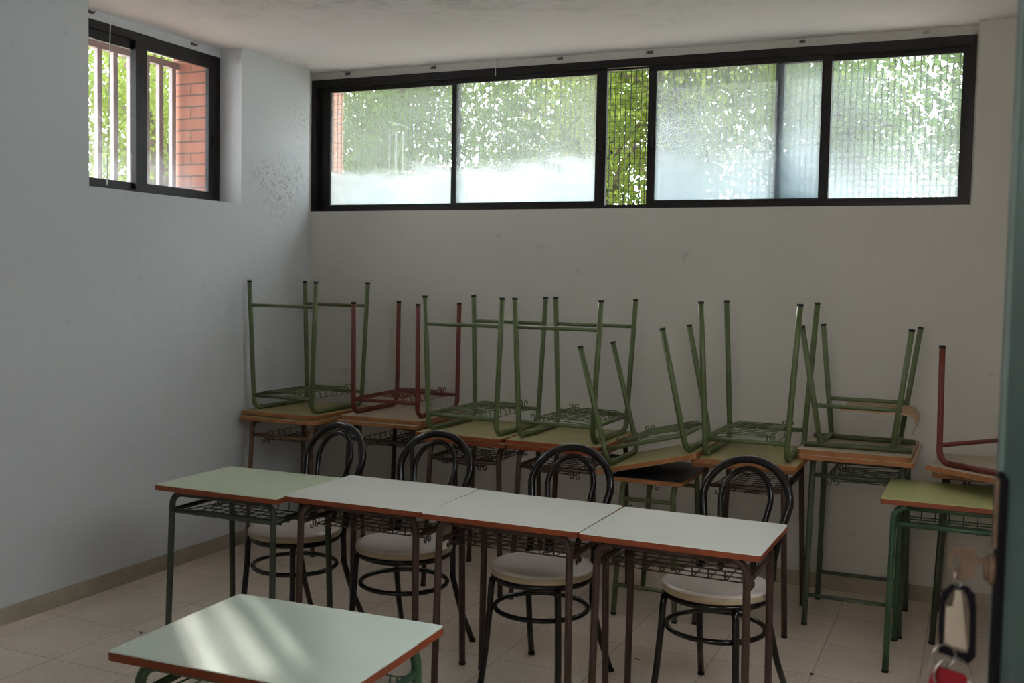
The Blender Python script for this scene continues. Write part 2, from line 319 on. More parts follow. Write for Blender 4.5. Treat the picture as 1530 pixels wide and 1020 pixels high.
# baseboards: one strip of tiles, grooved every 40 cm
def baseboard(name, p0, p1, nrm):
    m = MB(); p0, p1 = Vector(p0), Vector(p1); L = (p1-p0).length; d = (p1-p0)/L; n = max(1, int(L/0.397)); nv = Vector(nrm)
    for i in range(n+1):
        a = p0+d*(i*0.397+0.001); b = p0+d*min(L, (i+1)*0.397-0.001)
        if (b-a).dot(d) <= 0: continue
        c = b+nv*0.011
        m.box((min(a.x, c.x), min(a.y, c.y), 0), (max(a.x, c.x), max(a.y, c.y), 0.078))
    return struct(m.build(name, M_base))
baseboard('baseboard_left', (0, YB, 0), (0, FY, 0), (1, 0, 0))
baseboard('baseboard_back', (0.011, YB, 0), (RX, YB, 0), (0, -1, 0))
# hairline plaster seams
m = MB(); m.box((2.472, YB-0.0012, 0.9), (2.476, YB, SZ-0.01)); struct(m.build('trim_1', M_wall_b))

# ---- back window: outer frame, four sliding sashes with panes
def rect_frame(m, axis, fixed, a0, a1, z0, z1, t, depth, tl=None, tr=None, tb=None, tt=None):
    """axis 'x': frame in the xz plane around y=fixed; axis 'y': in the yz plane around x=fixed"""
    tl = t if tl is None else tl; tr = t if tr is None else tr; tb = t if tb is None else tb; tt = t if tt is None else tt
    def bx(u0, u1, w0, w1):
        if axis == 'x': m.box((u0, fixed-depth/2, w0), (u1, fixed+depth/2, w1))
        else: m.box((fixed-depth/2, u0, w0), (fixed+depth/2, u1, w1))
    bx(a0, a0+tl, z0, z1); bx(a1-tr, a1, z0, z1); bx(a0+tl, a1-tr, z0, z0+tb); bx(a0+tl, a1-tr, z1-tt, z1)
win = thing('window_1', None, None, (0, 0, 0)); struct(win)
m = MB(); rect_frame(m, 'x', 0.20, -0.05, 3.786, SZ+0.001, 2.774, 0.03, 0.09, tb=0.02, tt=0.045)
m.box((-0.02, 0.192, 2.722), (3.756, 0.206, 2.732)); m.box((-0.02, 0.195, SZ+0.02), (3.756, 0.205, SZ+0.03))
o = m.build('window_frame', M_alu, win)
def sash(x0, x1, y, gl, gr, z0=SZ+0.02, z1=2.738, g0=1.997, g1=2.702, glass=M_gl_1, m1=M_alu):
    m = MB(); m.box((x0, y-0.014, z0), (gl, y+0.014, z1)); m.box((gr, y-0.014, z0), (x1, y+0.014, z1))
    m.box((gl, y-0.014, z0), (gr, y+0.014, g0)); m.box((gl, y-0.014, g1), (gr, y+0.014, z1))
    for zz in (g0, g1): m.box((gl, y-0.019, zz-0.003), (gr, y-0.014, zz+0.003))
    s_ = m.build('window_sash', m1, win)
    q = MB(); q.box((gl, y-0.002, g0), (gr, y+0.002, g1)); q.build('pane', glass, s_)
    return s_
s1 = sash(-0.022, 0.967, 0.213, 0.061, 0.921, glass=M_gl_1)
s2 = sash(0.945, 1.904, 0.181, 0.967, 1.843, glass=M_gl_1)
s3 = sash(2.143, 3.111, 0.181, 2.188, 3.062, glass=M_gl_3)
s4 = sash(2.823, 3.758, 0.213, 2.868, 3.725, glass=M_gl_4)
for s_, x, z in ((s1, 0.035, 2.29), (s2, 1.873, 2.32), (s3, 2.165, 2.32), (s4, 3.741, 2.37)):
    m = MB(); m.box((x-0.008, 0.150 if s_ in (s2, s3) else 0.182, z-0.03), (x+0.008, 0.167 if s_ in (s2, s3) else 0.199, z+0.03)); m.build('window_latch', M_alu, s_)
# ---- left window
win2 = thing('window_2', None, None); struct(win2)
m = MB(); rect_frame(m, 'y', -0.175, -1.75, -0.603, SZ+0.004, 2.774, 0.03, 0.05, tb=0.02, tt=0.04); m.build('window_frame', M_alu, win2)
def sash2(y0, y1, x, ga, gb, g0, g1):
    m = MB(); z0, z1 = SZ+0.02, 2.74
    m.box((x-0.011, y0, z0), (x+0.011, ga, z1)); m.box((x-0.011, gb, z0), (x+0.011, y1, z1)); m.box((x-0.011, ga, z0), (x+0.011, gb, g0)); m.box((x-0.011, ga, g1), (x+0.011, gb, z1))
    s_ = m.build('window_sash', M_alu, win2); q = MB(); q.box((x-0.002, ga, g0), (x+0.002, gb, g1)); q.build('pane', M_gl_clear, s_); return s_
sash2(-1.725, -1.215, -0.186, -1.70, -1.25, 2.012, 2.69); s_ = sash2(-1.255, -0.635, -0.163, -1.175, -0.695, 2.012, 2.70)
m = MB(); m.box((-0.152, -0.668, 2.27), (-0.142, -0.655, 2.33)); m.build('window_latch', M_alu, s_)

win3 = thing('window_fill', None, None); struct(win3)  # window added out of view to brighten the room
m = MB(); rect_frame(m, 'y', RX+0.08, -4.3, -2.7, SZ, 2.775, 0.045, 0.05)
for yy in (-3.5,): m.box((RX+0.055, yy-0.02, SZ+0.045), (RX+0.105, yy+0.02, 2.73))
m.build('window_frame', M_alu, win3)
q = MB(); q.box((RX+0.078, -4.255, SZ+0.045), (RX+0.082, -2.745, 2.73)); q.build('pane', M_gl_clear, win3)
# ---- outside: vertical bars, mesh screen, ground
t = thing('window_grille', 'pinkish grey vertical bar grille outside the small left window', 'grille', (-0.45, -1.17, 1.95))
for y in (-1.65, -1.54, -1.43, -1.32, -1.206, -1.093, -0.97, -0.855, -0.747, -0.643):
    m = MB(); m.box((-0.02, y+1.17-0.016, 0.01), (0.005, y+1.17+0.016, 0.80)); m.build('bar', M_bar, t)
for z in (0.002, 0.775):
    m = MB(); m.box((-0.024, -0.575, z), (0.009, 0.565, z+0.035)); m.build('rail', M_bar, t)
m = MB(); r = 0.0018; x = -0.04
while x < 3.782:
    m.box((x-r*1.2, 0.298-r, SZ+0.002), (x+r*1.2, 0.298+r, 2.773)); x += 0.0305
z = SZ+0.02
while z < 2.77:
    m.box((-0.049, 0.2965-r, z-r*0.6), (3.783, 0.2965+r, z+r*0.6)); z += 0.0305
tag(m.build('wire_mesh_screen', M_wire), 'fine square wire mesh screen outside the long back window', 'mesh screen')
m = MB(); m.box((-16, 0.7, 0.3), (14, 16, 0.4)); m.box((-16, -4, 0.3), (-1.0, 0.7, 0.4)); struct(m.build('ground', M_ground))
# brown wall end and low parapet seen dimly through the whitish panes
# ---- trees
def tree_meshes(seed, n, R, H, leaf, mats, zc):
    rng = np.random.default_rng(seed)
    nc = 26; cs = rng.normal(size=(nc, 3)); cs /= np.linalg.norm(cs, axis=1)[:, None]; cs *= (rng.random(nc)**0.4)[:, None]*0.8
    w = rng.integers(0, nc, n); p = cs[w] + rng.normal(size=(n, 3))*0.17
    p *= np.array([R, R, H]); p[:, 2] += zc
    d = rng.normal(size=(n, 3)); d[:, 2] -= 0.5; d /= np.linalg.norm(d, axis=1)[:, None]
    a = rng.normal(size=(n, 3)); s_ = np.cross(d, a); s_ /= np.linalg.norm(s_, axis=1)[:, None]
    L = leaf*(0.7+0.6*rng.random(n))[:, None]; nn = np.cross(d, s_)
    base = p; v1 = p+d*L*0.45+s_*L*0.24+nn*L*0.05; v3 = p+d*L*0.45-s_*L*0.24+nn*L*0.05; v2 = p+d*L
    vs = np.stack([base, v1, v2, v3], axis=1).reshape(-1, 3)
    me = bpy.data.meshes.new('foliage'); me.vertices.add(4*n); me.vertices.foreach_set('co', vs.ravel())
    me.loops.add(4*n); me.loops.foreach_set('vertex_index', np.arange(4*n)); me.polygons.add(n)
    me.polygons.foreach_set('loop_start', np.arange(0, 4*n, 4)); me.polygons.foreach_set('loop_total', np.full(n, 4)); me.materials.append(mats); me.update(calc_edges=True)
    tb = MB(); tb.tube([(0,0,0), (0.05,0,zc*0.3), (-0.05,0.05,zc*0.6), (0,0,zc*0.95)], [0.16, 0.13, 0.11, 0.08], 10)
    for c in cs[:14]:
        e = Vector((c[0]*R, c[1]*R, zc+c[2]*H)); mid = Vector((e.x*0.4, e.y*0.4, zc*0.75+e.z*0.25)); tb.tube([(0, 0, zc*0.6), mid, e], [0.06, 0.04, 0.012], 7)
    return me, tb
TREES = [  # x, y, R, H, n, mat, label
    (-5.4, 4.6, 1.9, 1.7, 6500, M_leaf2, 'yellow green tree seen between the bars of the small left window'),
    (-2.2, 4.6, 1.7, 1.7, 9000, M_leaf, 'leafy green tree behind the leftmost pane of the long window'),
    (-0.2, 6.0, 1.8, 1.8, 9000, M_leaf, 'leafy green tree behind the second pane of the long window'),
    (1.25, 4.0, 1.3, 1.5, 5500, M_leaf2, 'bright green tree seen through the open gap of the long window'),
    (2.6, 5.6, 1.6, 1.7, 8000, M_leaf, 'leafy green tree behind the wide pane right of the open gap'),
    (4.3, 4.4, 1.4, 1.7, 7500, M_leaf, 'leafy green tree behind the rightmost pane of the long window'),
    (-8.8, 8.4, 2.4, 3.6, 8000, M_leaf, 'tall green tree raised to block the sun, far beyond the small left window')]
for i, (x, y, R, H, n, lm, lab) in enumerate(TREES):
    zc = 7.0 if i == 6 else 2.9  # last tree's crown raised to keep the sun off the front desks
    me, tb = tree_meshes(i+3, int(n*1.65), R, H, 0.085 if i < 6 else 0.16, lm, zc)
    t = thing('tree', lab, 'tree', (x, y, 0.39), group='trees outside the windows')
    f = bpy.data.objects.new('foliage', me); COL.objects.link(f); f.parent = t; tb.build('trunk', M_bark, t)

# ------------------------------------------------------------------ desks
def desk(label, loc, rz, h, fm, top=None, und=None, edge=None, w=0.604, d=0.481, inverted=False, ry=0, foot_bars=False, basket=True, splay=0.025, group=None, hooks=True, name='school_desk', leg_in=0.05, rim=-1):
    top = top or M_lam_g; und = und or M_und; edge = edge or M_edge
    t = thing(name, label, 'desk', loc, (PI, ry, rz) if inverted else (0, ry, rz), group)
    T = 0.022; c = 0.012; zt = h-T
    # tabletop: rounded corners, laminate above, wooden edge
    poly = []
    for cx, cy, a0 in ((w/2-c, d/2-c, 0), (-w/2+c, d/2-c, PI/2), (-w/2+c, -d/2+c, PI), (w/2-c, -d/2+c, 3*PI/2)):
        for k in range(5): a = a0+PI/2*k/4; poly.append((cx+c*math.cos(a), cy+c*math.sin(a)))
    m = MB(); n = len(poly); b = 0.0018
    def ring(s_, z): return [(x*(1-s_/w*2), y*(1-s_/d*2), z) for x, y in poly]
    vs = ring(b, zt)+ring(0, zt+b)+ring(0, h-b)+ring(b, h)
    m.v = vs
    def band(i, mi):
        for k in range(n): l = (k+1) % n; m.f.append((i*n+k, i*n+l, (i+1)*n+l, (i+1)*n+k)); m.m.append(mi); m.sm.append(False)
    band(0, 1); band(1, 1); band(2, 0)
    m.f.append(tuple(range(n))[::-1]); m.m.append(2); m.sm.append(False); m.f.append(tuple(3*n+k for k in range(n))); m.m.append(0); m.sm.append(False)
    m.build('tabletop', [top, edge, und], t)
    R = 0.013; lx = w/2-leg_in; ly = d/2-0.052; zr = zt-R; B = 0.052
    for sy in (-1, 1):
        y0 = sy*ly
        m = MB(); m.tube([(-lx+B, y0, zr), (0, y0, zr), (lx-B, y0, zr)], R); m.build('top_rail', fm, t)
        for sx in (-1, 1):
            p = arc((sx*(lx-B), y0, zr-B), (0, 0, 1), (sx, 0, 0), B, 0, PI/2, 7)
            foot = Vector((sx*(lx+0.008), y0+sy*splay, 0.008)); pts = p+[p[-1]*(1-q)+foot*q for q in (0.02, 0.5, 1.0)]
            m = MB(); m.tube(pts, R); lg = m.build('leg', fm, t)
            q = MB(); q.tube([foot-Vector((0, 0, 0.008)), foot+Vector((0, 0, 0.002))], R+0.0008, 12); q.build('rubber_foot', M_rub, lg)
    zs = zt-0.085; q = (zr-B-zs)/(zr-B); yl = ly+splay*q
    for sx in (-1, 1):
        m = MB(); x = sx*(lx+0.004*q); m.tube([(x, -yl, zs), (x, yl, zs)], 0.010, 8); m.build('side_rail', fm, t)
        if foot_bars:
            zb = 0.14; yb = ly+splay*(1-zb/zr); m = MB(); m.tube([(sx*(lx+0.006), -yb, zb), (sx*(lx+0.006), yb, zb)], 0.0095, 8); m.build('foot_bar', fm, t)
        if hooks:   # double curled wire bag hook under the side rail
            m = MB(); yh = -rim*0.10
            for dy in (-0.014, 0.014):
                x2 = x; p = [(x2, yh+dy*0.6, zs), (x2, yh+dy*0.5, zs-0.029)]+[tuple(v) for v in arc((x2, yh+dy*1.1, zs-0.030), (0, -math.copysign(1, dy), 0), (0, 0, -1), 0.0085, 0, PI*1.3, 8)]
                m.tube(p, 0.0031, 6)
            m.tube([(x2, yh-0.0084, zs-0.004), (x2, yh+0.0084, zs-0.004)], 0.0024, 5); m.build('bag_hook', fm, t)
    if basket:
        m = MB(); xa = lx-0.012; ya = rim*(yl-0.02); yb2 = -rim*0.10
        m.tube([(-lx, rim*yl, zs), (lx, rim*yl, zs)], 0.0105, 8)
        yw = [ya+(yb2-ya)*k/5 for k in range(6)]
        prof = lambda y: zs-0.024+0.016*min(1, max(0, 1-(abs(y-ya)/0.03)))
        for y in yw: m.tube([(-xa, y, prof(y)), (xa, y, prof(y))], 0.0027, 5)
        for k in range(9):
            x = -xa+0.02+(2*xa-0.04)*k/8
            m.tube([(x, ya, zs+0.004), (x, ya-rim*0.012, zs-0.018), (x, ya-rim*0.04, zs-0.0245), (x, yb2, zs-0.0245), (x, yb2-rim*0.014, zs-0.016), (x, yb2-rim*0.018, zs+0.014)], 0.0026, 5)
        m.tube([(-xa, yb2-rim*0.018, zs+0.012), (xa, yb2-rim*0.018, zs+0.012)], 0.0022, 5)
        for sx in (-1, 1):   # side arms of the basket hooking over the side rails
            m.tube([(sx*xa, ya, zs-0.008), (sx*xa, yb2, zs-0.0245), (sx*(xa-0.0), yb2-rim*0.018, zs+0.012), (sx*(lx-0.002), yb2-rim*0.03, zs+0.010)], 0.0024, 5)
        m.build('wire_basket', fm, t)
    return t

FR = 'desks joined in the front row'
desk('pale green topped desk with dark green legs at the left end of the front row', (1.14, -1.972, 0), 0.012, 0.702, M_dgreen, M_lam_g, group=FR, w=0.592, splay=0.02)
desk('greyish white topped desk with brown legs beside the pale green one in the front row', (1.741, -1.930, 0), 0.002, 0.71, M_brown, M_lam_w, group=FR, rim=1, splay=0.01)
desk('greyish white topped desk between two other whitish desks in the front row', (2.350, -1.944, 0), -0.008, 0.71, M_brown, M_lam_w, group=FR, rim=1, splay=0.01)
desk('whitish topped brown legged desk at the right end of the front row', (2.960, -1.964, 0), -0.014, 0.71, M_brown, M_lam_w, group=FR, rim=1, splay=0.01)
desk('single green legged desk in the foreground with soft light patches on its top', (2.395, -3.478, 0), 0.028, 0.707, M_bgreen, M_lam_e)
LB = 'desks standing along the back wall'
H90 = PI/2
desk('tan legged desk in the left corner, underneath an upturned green desk', (0.31, -0.385, 0), H90, 0.757, M_tan, M_und, edge=M_edge2, group=LB, d=0.50, foot_bars=False)
desk('dark brown legged desk against the wall underneath the upturned red desk near the corner', (0.89, -0.20+-0.085, 0), H90+0.0, 0.765, M_dbrown, M_und_p, edge=M_edge2, group=LB, d=0.50)
desk('maroon legged desk at the wall, third from the left corner', (1.55, -0.585, 0), -H90, 0.762, M_brown, M_und, edge=M_edge, group=LB)
desk('maroon legged desk at the wall, fourth from the left corner', (2.035, -0.585, 0), -H90, 0.762, M_brown, M_und, edge=M_edge, group=LB)
desk('small low desk with green legs under the tilted upturned desk', (2.487, -0.60, 0), H90, 0.655, M_green_k, M_lam_shade, edge=M_edge2, group=LB, d=0.345, w=0.55, basket=False, foot_bars=True)
desk('purplish brown legged desk at the wall right behind the rightmost round seat chair', (2.920, -0.545, 0), H90, 0.752, M_brown, M_und, edge=M_edge2, group=LB, d=0.455)
desk('grey green legged desk under the upside down chair and loose board', (3.376, -0.36, 0), H90, 0.799, M_ggreen, M_und_p, edge=M_edge2, group=LB, foot_bars=True, d=0.487, w=0.66, leg_in=0.12, splay=0.012)
desk('desk mostly hidden behind the teal door, under the upturned red desk', (3.93, -0.33, 0), H90, 0.757, M_dgreen, M_und_p, edge=M_edge2, group=LB)
desk('yellow green topped desk with bottle green legs next to the teal door', (3.822, -0.835, 0), -0.012, 0.71, M_bgreen, M_lam_y, splay=0.02)
UB = 'desks stacked upside down along the back wall'
desk('leftmost upturned green desk, in the corner of the room', (0.305, -0.36, 0.782-0.022+0.759), H90-0.02, 0.759, M_green, M_und_g, M_und_g, M_edge2, inverted=True, foot_bars=True, group=UB, d=0.50, splay=0.028)
desk('upturned brick red desk without foot bars, second from the corner', (0.90, -0.265, 0.789-0.022+0.644), H90+0.03, 0.644, M_red, M_und_p, M_und_p, M_edge2, inverted=True, group=UB, d=0.50, splay=0.0)
desk('upturned green desk with foot bars, next to the brick red one', (1.545, -0.59, 0.785-0.022+0.700), H90-0.03, 0.700, M_green, M_und_g, M_und_g, M_edge, inverted=True, foot_bars=True, group=UB, splay=0.025)
desk('upturned green desk with foot bars, left of the tilted one', (2.035, -0.59, 0.785-0.022+0.701), -H90-0.01, 0.701, M_green, M_und_g, M_und_g, M_edge, inverted=True, foot_bars=True, group=UB, splay=0.03)
desk('upturned green desk without foot bars, right of the tilted one', (2.932, -0.59, 0.7755-0.022+0.716), H90, 0.716, M_green, M_und_g, M_und_g, M_edge2, inverted=True, group=UB, d=0.462, splay=0.036)

# tilted upturned desk leaning from the low desk onto its neighbour
t5 = desk('upturned green desk tilted down to the left between level ones', (0, 0, 0), 0, 0.595, M_green, M_und_g, M_und_g, M_edge2, inverted=True, group=UB, splay=0.012, w=0.56)
th = math.radians(-14.0)
Rm = Matrix.Rotation(th, 4, 'Y') @ Matrix.Rotation(-H90, 4, 'Z') @ Matrix.Rotation(PI, 4, 'X')
cc = Vector((2.497, -0.645, 0.742))                       # centre of the board's upper (under)side
off = Rm @ Vector((0, 0, 0.595-0.022))
Rm.translation = cc - off; t5.matrix_world = Rm

# loose tabletop and the upside-down chair on it
bt = MB(); w2, d2 = 0.475, 0.575
tp = [(-w2/2+0.01, -d2/2), (w2/2-0.01, -d2/2), (w2/2, -d2/2+0.01), (w2/2, d2/2-0.01), (w2/2-0.01, d2/2), (-w2/2+0.01, d2/2), (-w2/2, d2/2-0.01), (-w2/2, -d2/2+0.01)]
bt.prism(tp, 0, 0.022, 0, 1)
o = bt.build('loose_tabletop', [M_und_p, M_edge2]); o.location = (3.371, -0.40, 0.7995); o.rotation_euler = (0, 0, -0.01)
tag(o, 'loose beige board with orange edge lying on the grey green desk', 'board')

t = thing('school_chair', 'pale green school chair turned upside down with a curved plywood lip', 'chair', (3.370, -0.43, 0.8220))
legs = {(-1, -1): ((-0.155, -0.155, 0.022), (-0.245, -0.19, 0.540)), (1, -1): ((0.155, -0.16, 0.022), (0.215, -0.19, 0.540)),
        (-1, 1): ((-0.145, 0.165, 0.022), (-0.205, 0.20, 0.538)), (1, 1): ((0.165, 0.165, 0.022), (0.232, 0.20, 0.538))}
def lp(k, z):
    a, b = Vector(legs[k][0]), Vector(legs[k][1]); return a+(b-a)*((z-a.z)/(b.z-a.z))
for k in legs:
    m = MB(); a, b = legs[k]; m.tube([a, b], 0.0125); lg = m.build('leg', M_green_l, t)
    bb = Vector(b); dd = (bb-Vector(a)).normalized(); q = MB(); q.tube([bb-dd*0.004, bb+dd*0.006], 0.0135, 12); q.build('rubber_foot', M_rub, lg)
for sx in (-1, 1):
    m = MB(); m.tube([legs[(sx, -1)][0], legs[(sx, 1)][0]], 0.0125); m.build('base_tube', M_green_l, t)
for sy in (-1, 1):
    m = MB(); y = legs[(1, sy)][0][1]-0.02*(-sy)*-1
    m.tube([(-0.225, y-0.012*sy*-1, 0.012), (0.235, y+0.006, 0.012)], 0.012, 8); m.build('base_rail', M_green_k, t)
    m = MB(); m.tube([lp((-1, sy), 0.19), lp((1, sy), 0.19)], 0.010, 8); m.build('seat_rail', M_green_l, t)
m = MB(); pr = [(-0.07, 0.193), (0.10, 0.190), (0.19, 0.192), (0.222, 0.186), (0.242, 0.168), (0.249, 0.145), (0.243, 0.118), (0.232, 0.095)]
vs = []; yy = (-0.175, 0.165)
for dz in (0, -0.009):
    for (x, z) in pr:
        for y in yy: vs.append((x-(0.006 if dz and x > 0.22 else 0), y*(0.9 if x > 0.22 else 1), z-0.012+dz*(1 if x < 0.23 else 0.2)))
n = len(pr); fs = []
for i in range(n-1):
    fs += [(2*i, 2*i+2, 2*i+3, 2*i+1), (2*n+2*i, 2*n+2*i+1, 2*n+2*i+3, 2*n+2*i+2), (2*i, 2*n+2*i, 2*n+2*i+2, 2*i+2), (2*i+1, 2*i+3, 2*n+2*i+3, 2*n+2*i+1)]
fs += [(0, 1, 2*n+1, 2*n), (2*n-2, 4*n-2, 4*n-1, 2*n-1)]
m.add(vs, fs); m.build('seat', M_ply, t)

# red upturned desk, turned askew, beside the door
desk('upturned brick red desk set askew beside the teal door', (4.083, -0.650, 0.800-0.022+0.53), math.radians(-38), 0.53, M_red, M_und_p, M_und_p, M_edge2, inverted=True, group=UB, basket=False, splay=0.0, w=0.60, d=0.60, leg_in=0.03, hooks=False)

# ------------------------------------------------------------------ bistro chairs
def chair(label, x, y, rz):
    t = thing('bistro_chair', label, 'chair', (x, y, 0), (0, 0, rz), 'round seat chairs behind the front row')
    # seat: disc with rounded rim, yellowed edge
    m = MB(); m.lathe([(0.196, 0.437), (0.200, 0.443), (0.201, 0.452), (0.198, 0.461), (0.190, 0.4665), (0.176, 0.4680), (0.160, 0.4655)], 64, mis=[1, 1, 1, 0, 0, 0, 0], mi=0)
    m.build('seat', [M_cream, M_creamedge], t)
    m = MB(); m.tube([(0.183*math.cos(a*PI/24), 0.183*math.sin(a*PI/24), 0.424) for a in range(48)], 0.0125, 10, closed=True); m.build('seat_ring', M_black, t)
    m = MB(); m.tube([(0.178*math.cos(a*PI/24), 0.178*math.sin(a*PI/24), 0.300) for a in range(48)], 0.0095, 10, closed=True); m.build('foot_ring', M_black, t)
    r = 0.0125
    for sx in (-1, 1):
        m = MB(); m.tube([(sx*0.138, -0.135, 0.425), (sx*0.142, -0.140, 0.39), (sx*0.146, -0.142, 0.30), (sx*0.155, -0.152, 0.15), (sx*0.166, -0.170, 0.004)], r); lg = m.build('leg', M_black, t)
        q = MB(); q.tube([(sx*0.166, -0.170, 0), (sx*0.166, -0.1695, 0.012)], r+0.0015, 12); q.build('rubber_foot', M_rub, lg)
        m = MB(); m.tube([(sx*0.145, 0.150, 0.47), (sx*0.143, 0.148, 0.42), (sx*0.142, 0.155, 0.30), (sx*0.158, 0.200, 0.15), (sx*0.180, 0.262, 0.004)], r); lg = m.build('leg', M_black, t)
        q = MB(); q.tube([(sx*0.180, 0.262, 0), (sx*0.180, 0.2615, 0.012)], r+0.0015, 12); q.build('rubber_foot', M_rub, lg)
    def hoop(ws, zs_, ytop):
        pts = []
        for z, wd in zip(zs_, ws): pts.append((-wd, 0, z))
        zt = zs_[-1]; wt = ws[-1]
        for k in range(1, 16):
            a = PI-PI*k/16; pts.append((wt*math.cos(a), 0, zt+hoop.rise*math.sin(a)))
        for z, wd in list(zip(zs_, ws))[::-1]: pts.append((wd, 0, z))
        return [(x, 0.158+0.125*((z-0.45)/0.45)-0.012*math.sin((z-0.45)/0.45*PI), z) for x, _, z in pts]
    hoop.rise = 0.150
    m = MB(); m.tube(hoop([0.145, 0.140, 0.150, 0.167, 0.176], [0.46, 0.53, 0.61, 0.685, 0.730], 0), 0.0155, 12); m.build('backrest_hoop', M_black, t)
    hoop.rise = 0.112
    m = MB(); m.tube(hoop([0.060, 0.068, 0.080, 0.094, 0.101], [0.44, 0.53, 0.61, 0.685, 0.733], 0), 0.011, 10); m.build('inner_hoop', M_black, t)
    return t
chair('black hoop back chair with cream seat, behind the pale green desk of the front row', 1.174, -1.712, math.radians(-13))
chair('black hoop back chair with cream seat, second from the left wall', 1.722, -1.722, math.radians(-4))
chair('black hoop back chair with cream seat, third from the left wall', 2.356, -1.775, math.radians(-6))
chair('black hoop back chair with cream seat, rightmost and most fully seen', 3.012, -1.698, math.radians(-13))

# ------------------------------------------------------------------ teal door with lock and keys
P0 = Vector((3.8664, -4.6279, 0)); hd = Vector((math.sin(math.radians(4)), -math.cos(math.radians(4)), 0)); nrm = Vector((hd.y, -hd.x, 0))  # points left
t = thing('door_1', None, None, (P0.x, P0.y, 0.302), (0, 0, math.atan2(hd.y, hd.x))); struct(t)
# local frame: +x runs from free edge to hinge, local -y is the face seen from the camera (left)
m = MB(); m.box((0.002, 0.0, 0.0), (0.80, 0.04, 2.10)); m.build('door_leaf', M_teal, t)
m = MB(); m.box((-0.001, -0.0035, 0.0), (0.012, 0.042, 2.10)); m.build('edge_strip', M_teal_l, t)  # paler strip along the free edge
m = MB(); m.box((0.014, -0.004, 0.935), (0.052, 0.0, 1.115)); e = m.build('escutcheon', M_blackpl, t)
m = MB()
m.tube([(0.024, -0.004, 1.046), (0.024, -0.0085, 1.046)], 0.0115, 20); m.tube([(0.024, -0.0085, 1.046), (0.024, -0.011, 1.046)], 0.0085, 20); m.build('lock_cylinder', M_brass, e)
m = MB(); m.box((0.018, -0.0065, 1.062), (0.030, -0.004, 1.112)); m.build('brass_plate', M_brass, e)
m = MB()
for z in (0.25, 1.05, 1.85): m.tube([(0.803, 0.0, z-0.04), (0.803, 0.0, z+0.04)], 0.007, 10)
m.build('hinge', M_steel, t)
m = MB(); m.box((0.02, 0.0401, 0.97), (0.06, 0.046, 1.13)); m.tube([(0.04, 0.046, 1.09), (0.04, 0.075, 1.09), (0.10, 0.083, 1.09), (0.16, 0.083, 1.09)], 0.008, 10); m.build('door_handle', M_steel, t)
# door frame
m = MB(); m.box((3.955, FY-0.13, 0.30), (3.985, FY+0.015, 2.42)); m.box((2.985, FY-0.13, 0.30), (3.015, FY+0.015, 2.42)); m.box((3.015, FY-0.13, 2.405), (3.955, FY+0.015, 2.42+0.02)); struct(m.build('trim_2', M_teal))

# key in the lock: blade, collar and rounded square bow with a hole; drawn in the plane facing the room's doorway
KY = -4.6377
def xz_plate(m, poly, y0, y1, hole=None, mi=0):
    """extrude an xz polygon between y0 and y1, optionally with an equally long hole polygon"""
    n = len(poly)
    if hole is None:
        vs = [(x, y0, z) for x, z in poly]+[(x, y1, z) for x, z in poly]
        fs = [tuple(range(n)), tuple(range(2*n-1, n-1, -1))]+[(i, n+i, n+(i+1) % n, (i+1) % n) for i in range(n)]
    else:
        vs = [(x, y0, z) for x, z in poly]+[(x, y1, z) for x, z in poly]+[(x, y0, z) for x, z in hole]+[(x, y1, z) for x, z in hole]; fs = []
        for i in range(n):
            j = (i+1) % n; fs += [(i, j, 2*n+j, 2*n+i), (n+i, 3*n+i, 3*n+j, n+j), (i, n+i, n+j, j), (2*n+i, 2*n+j, 3*n+j, 3*n+i)]
    m.add(vs, fs, mi)
t = thing('door_key', 'brownish metal key with squarish bow stuck in the teal door lock', 'key', (3.855, KY, 1.3484))
def rr(cx, cz, hx, hz, c, n=6):
    p = []
    for sx, sz, a0 in ((1, 1, 0), (-1, 1, PI/2), (-1, -1, PI), (1, -1, 3*PI/2)):
        for k in range(n): a = a0+PI/2*k/(n-1); p.append((cx+sx*(hx-c)+c*math.cos(a), cz+sz*(hz-c)+c*math.sin(a)))
    return p
bow = [(-0.0030, 0.0005), (-0.0030, 0.0085), (-0.0050, 0.0105), (-0.0170, 0.0105), (-0.0172, 0.0085), (-0.0205, 0.0065), (-0.0222, 0.0040), (-0.0224, -0.0045), (-0.0200, -0.0090), (-0.0170, -0.0145), (-0.0120, -0.0150), (-0.0070, -0.0130), (-0.0038, -0.0110), (-0.0030, -0.0060)]
cx_, cz_ = -0.0165, -0.003
hole = [(cx_+0.0032*math.cos(math.atan2(z-cz_, x-cx_)), cz_+0.0050*math.sin(math.atan2(z-cz_, x-cx_))) for x, z in bow]
m = MB(); xz_plate(m, bow, -0.0011, 0.0011, hole)
for zz in (0.005, 0.002, -0.001, -0.004): m.box((-0.0105, -0.0015, zz), (-0.0078, -0.0011, zz+0.0011))
m.build('bow', M_brass, t)
m = MB(); m.box((-0.0035, -0.0010, -0.0022), (0.0075, 0.0010, 0.0026)); m.box((-0.0035, -0.0016, -0.0036), (-0.0012, 0.0016, 0.0040)); m.build('blade', M_brass, t)
# small wire link from the bow to the fob
def circ(c, r, n=24, ax=(1, 0, 0), bx_=(0, 0, 1)):
    c, a, b = Vector(c), Vector(ax), Vector(bx_); return [c+a*r*math.cos(2*PI*k/n)+b*r*math.sin(2*PI*k/n) for k in range(n)]
m = MB(); m.tube(circ((3.8410, KY, 1.3365), 0.0085, ax=(0.35, 0.94, 0)), 0.0006, 6, closed=True)
tag(m.build('wire_link', M_steel), 'thin wire link joining the key bow to the black fob', 'ring')
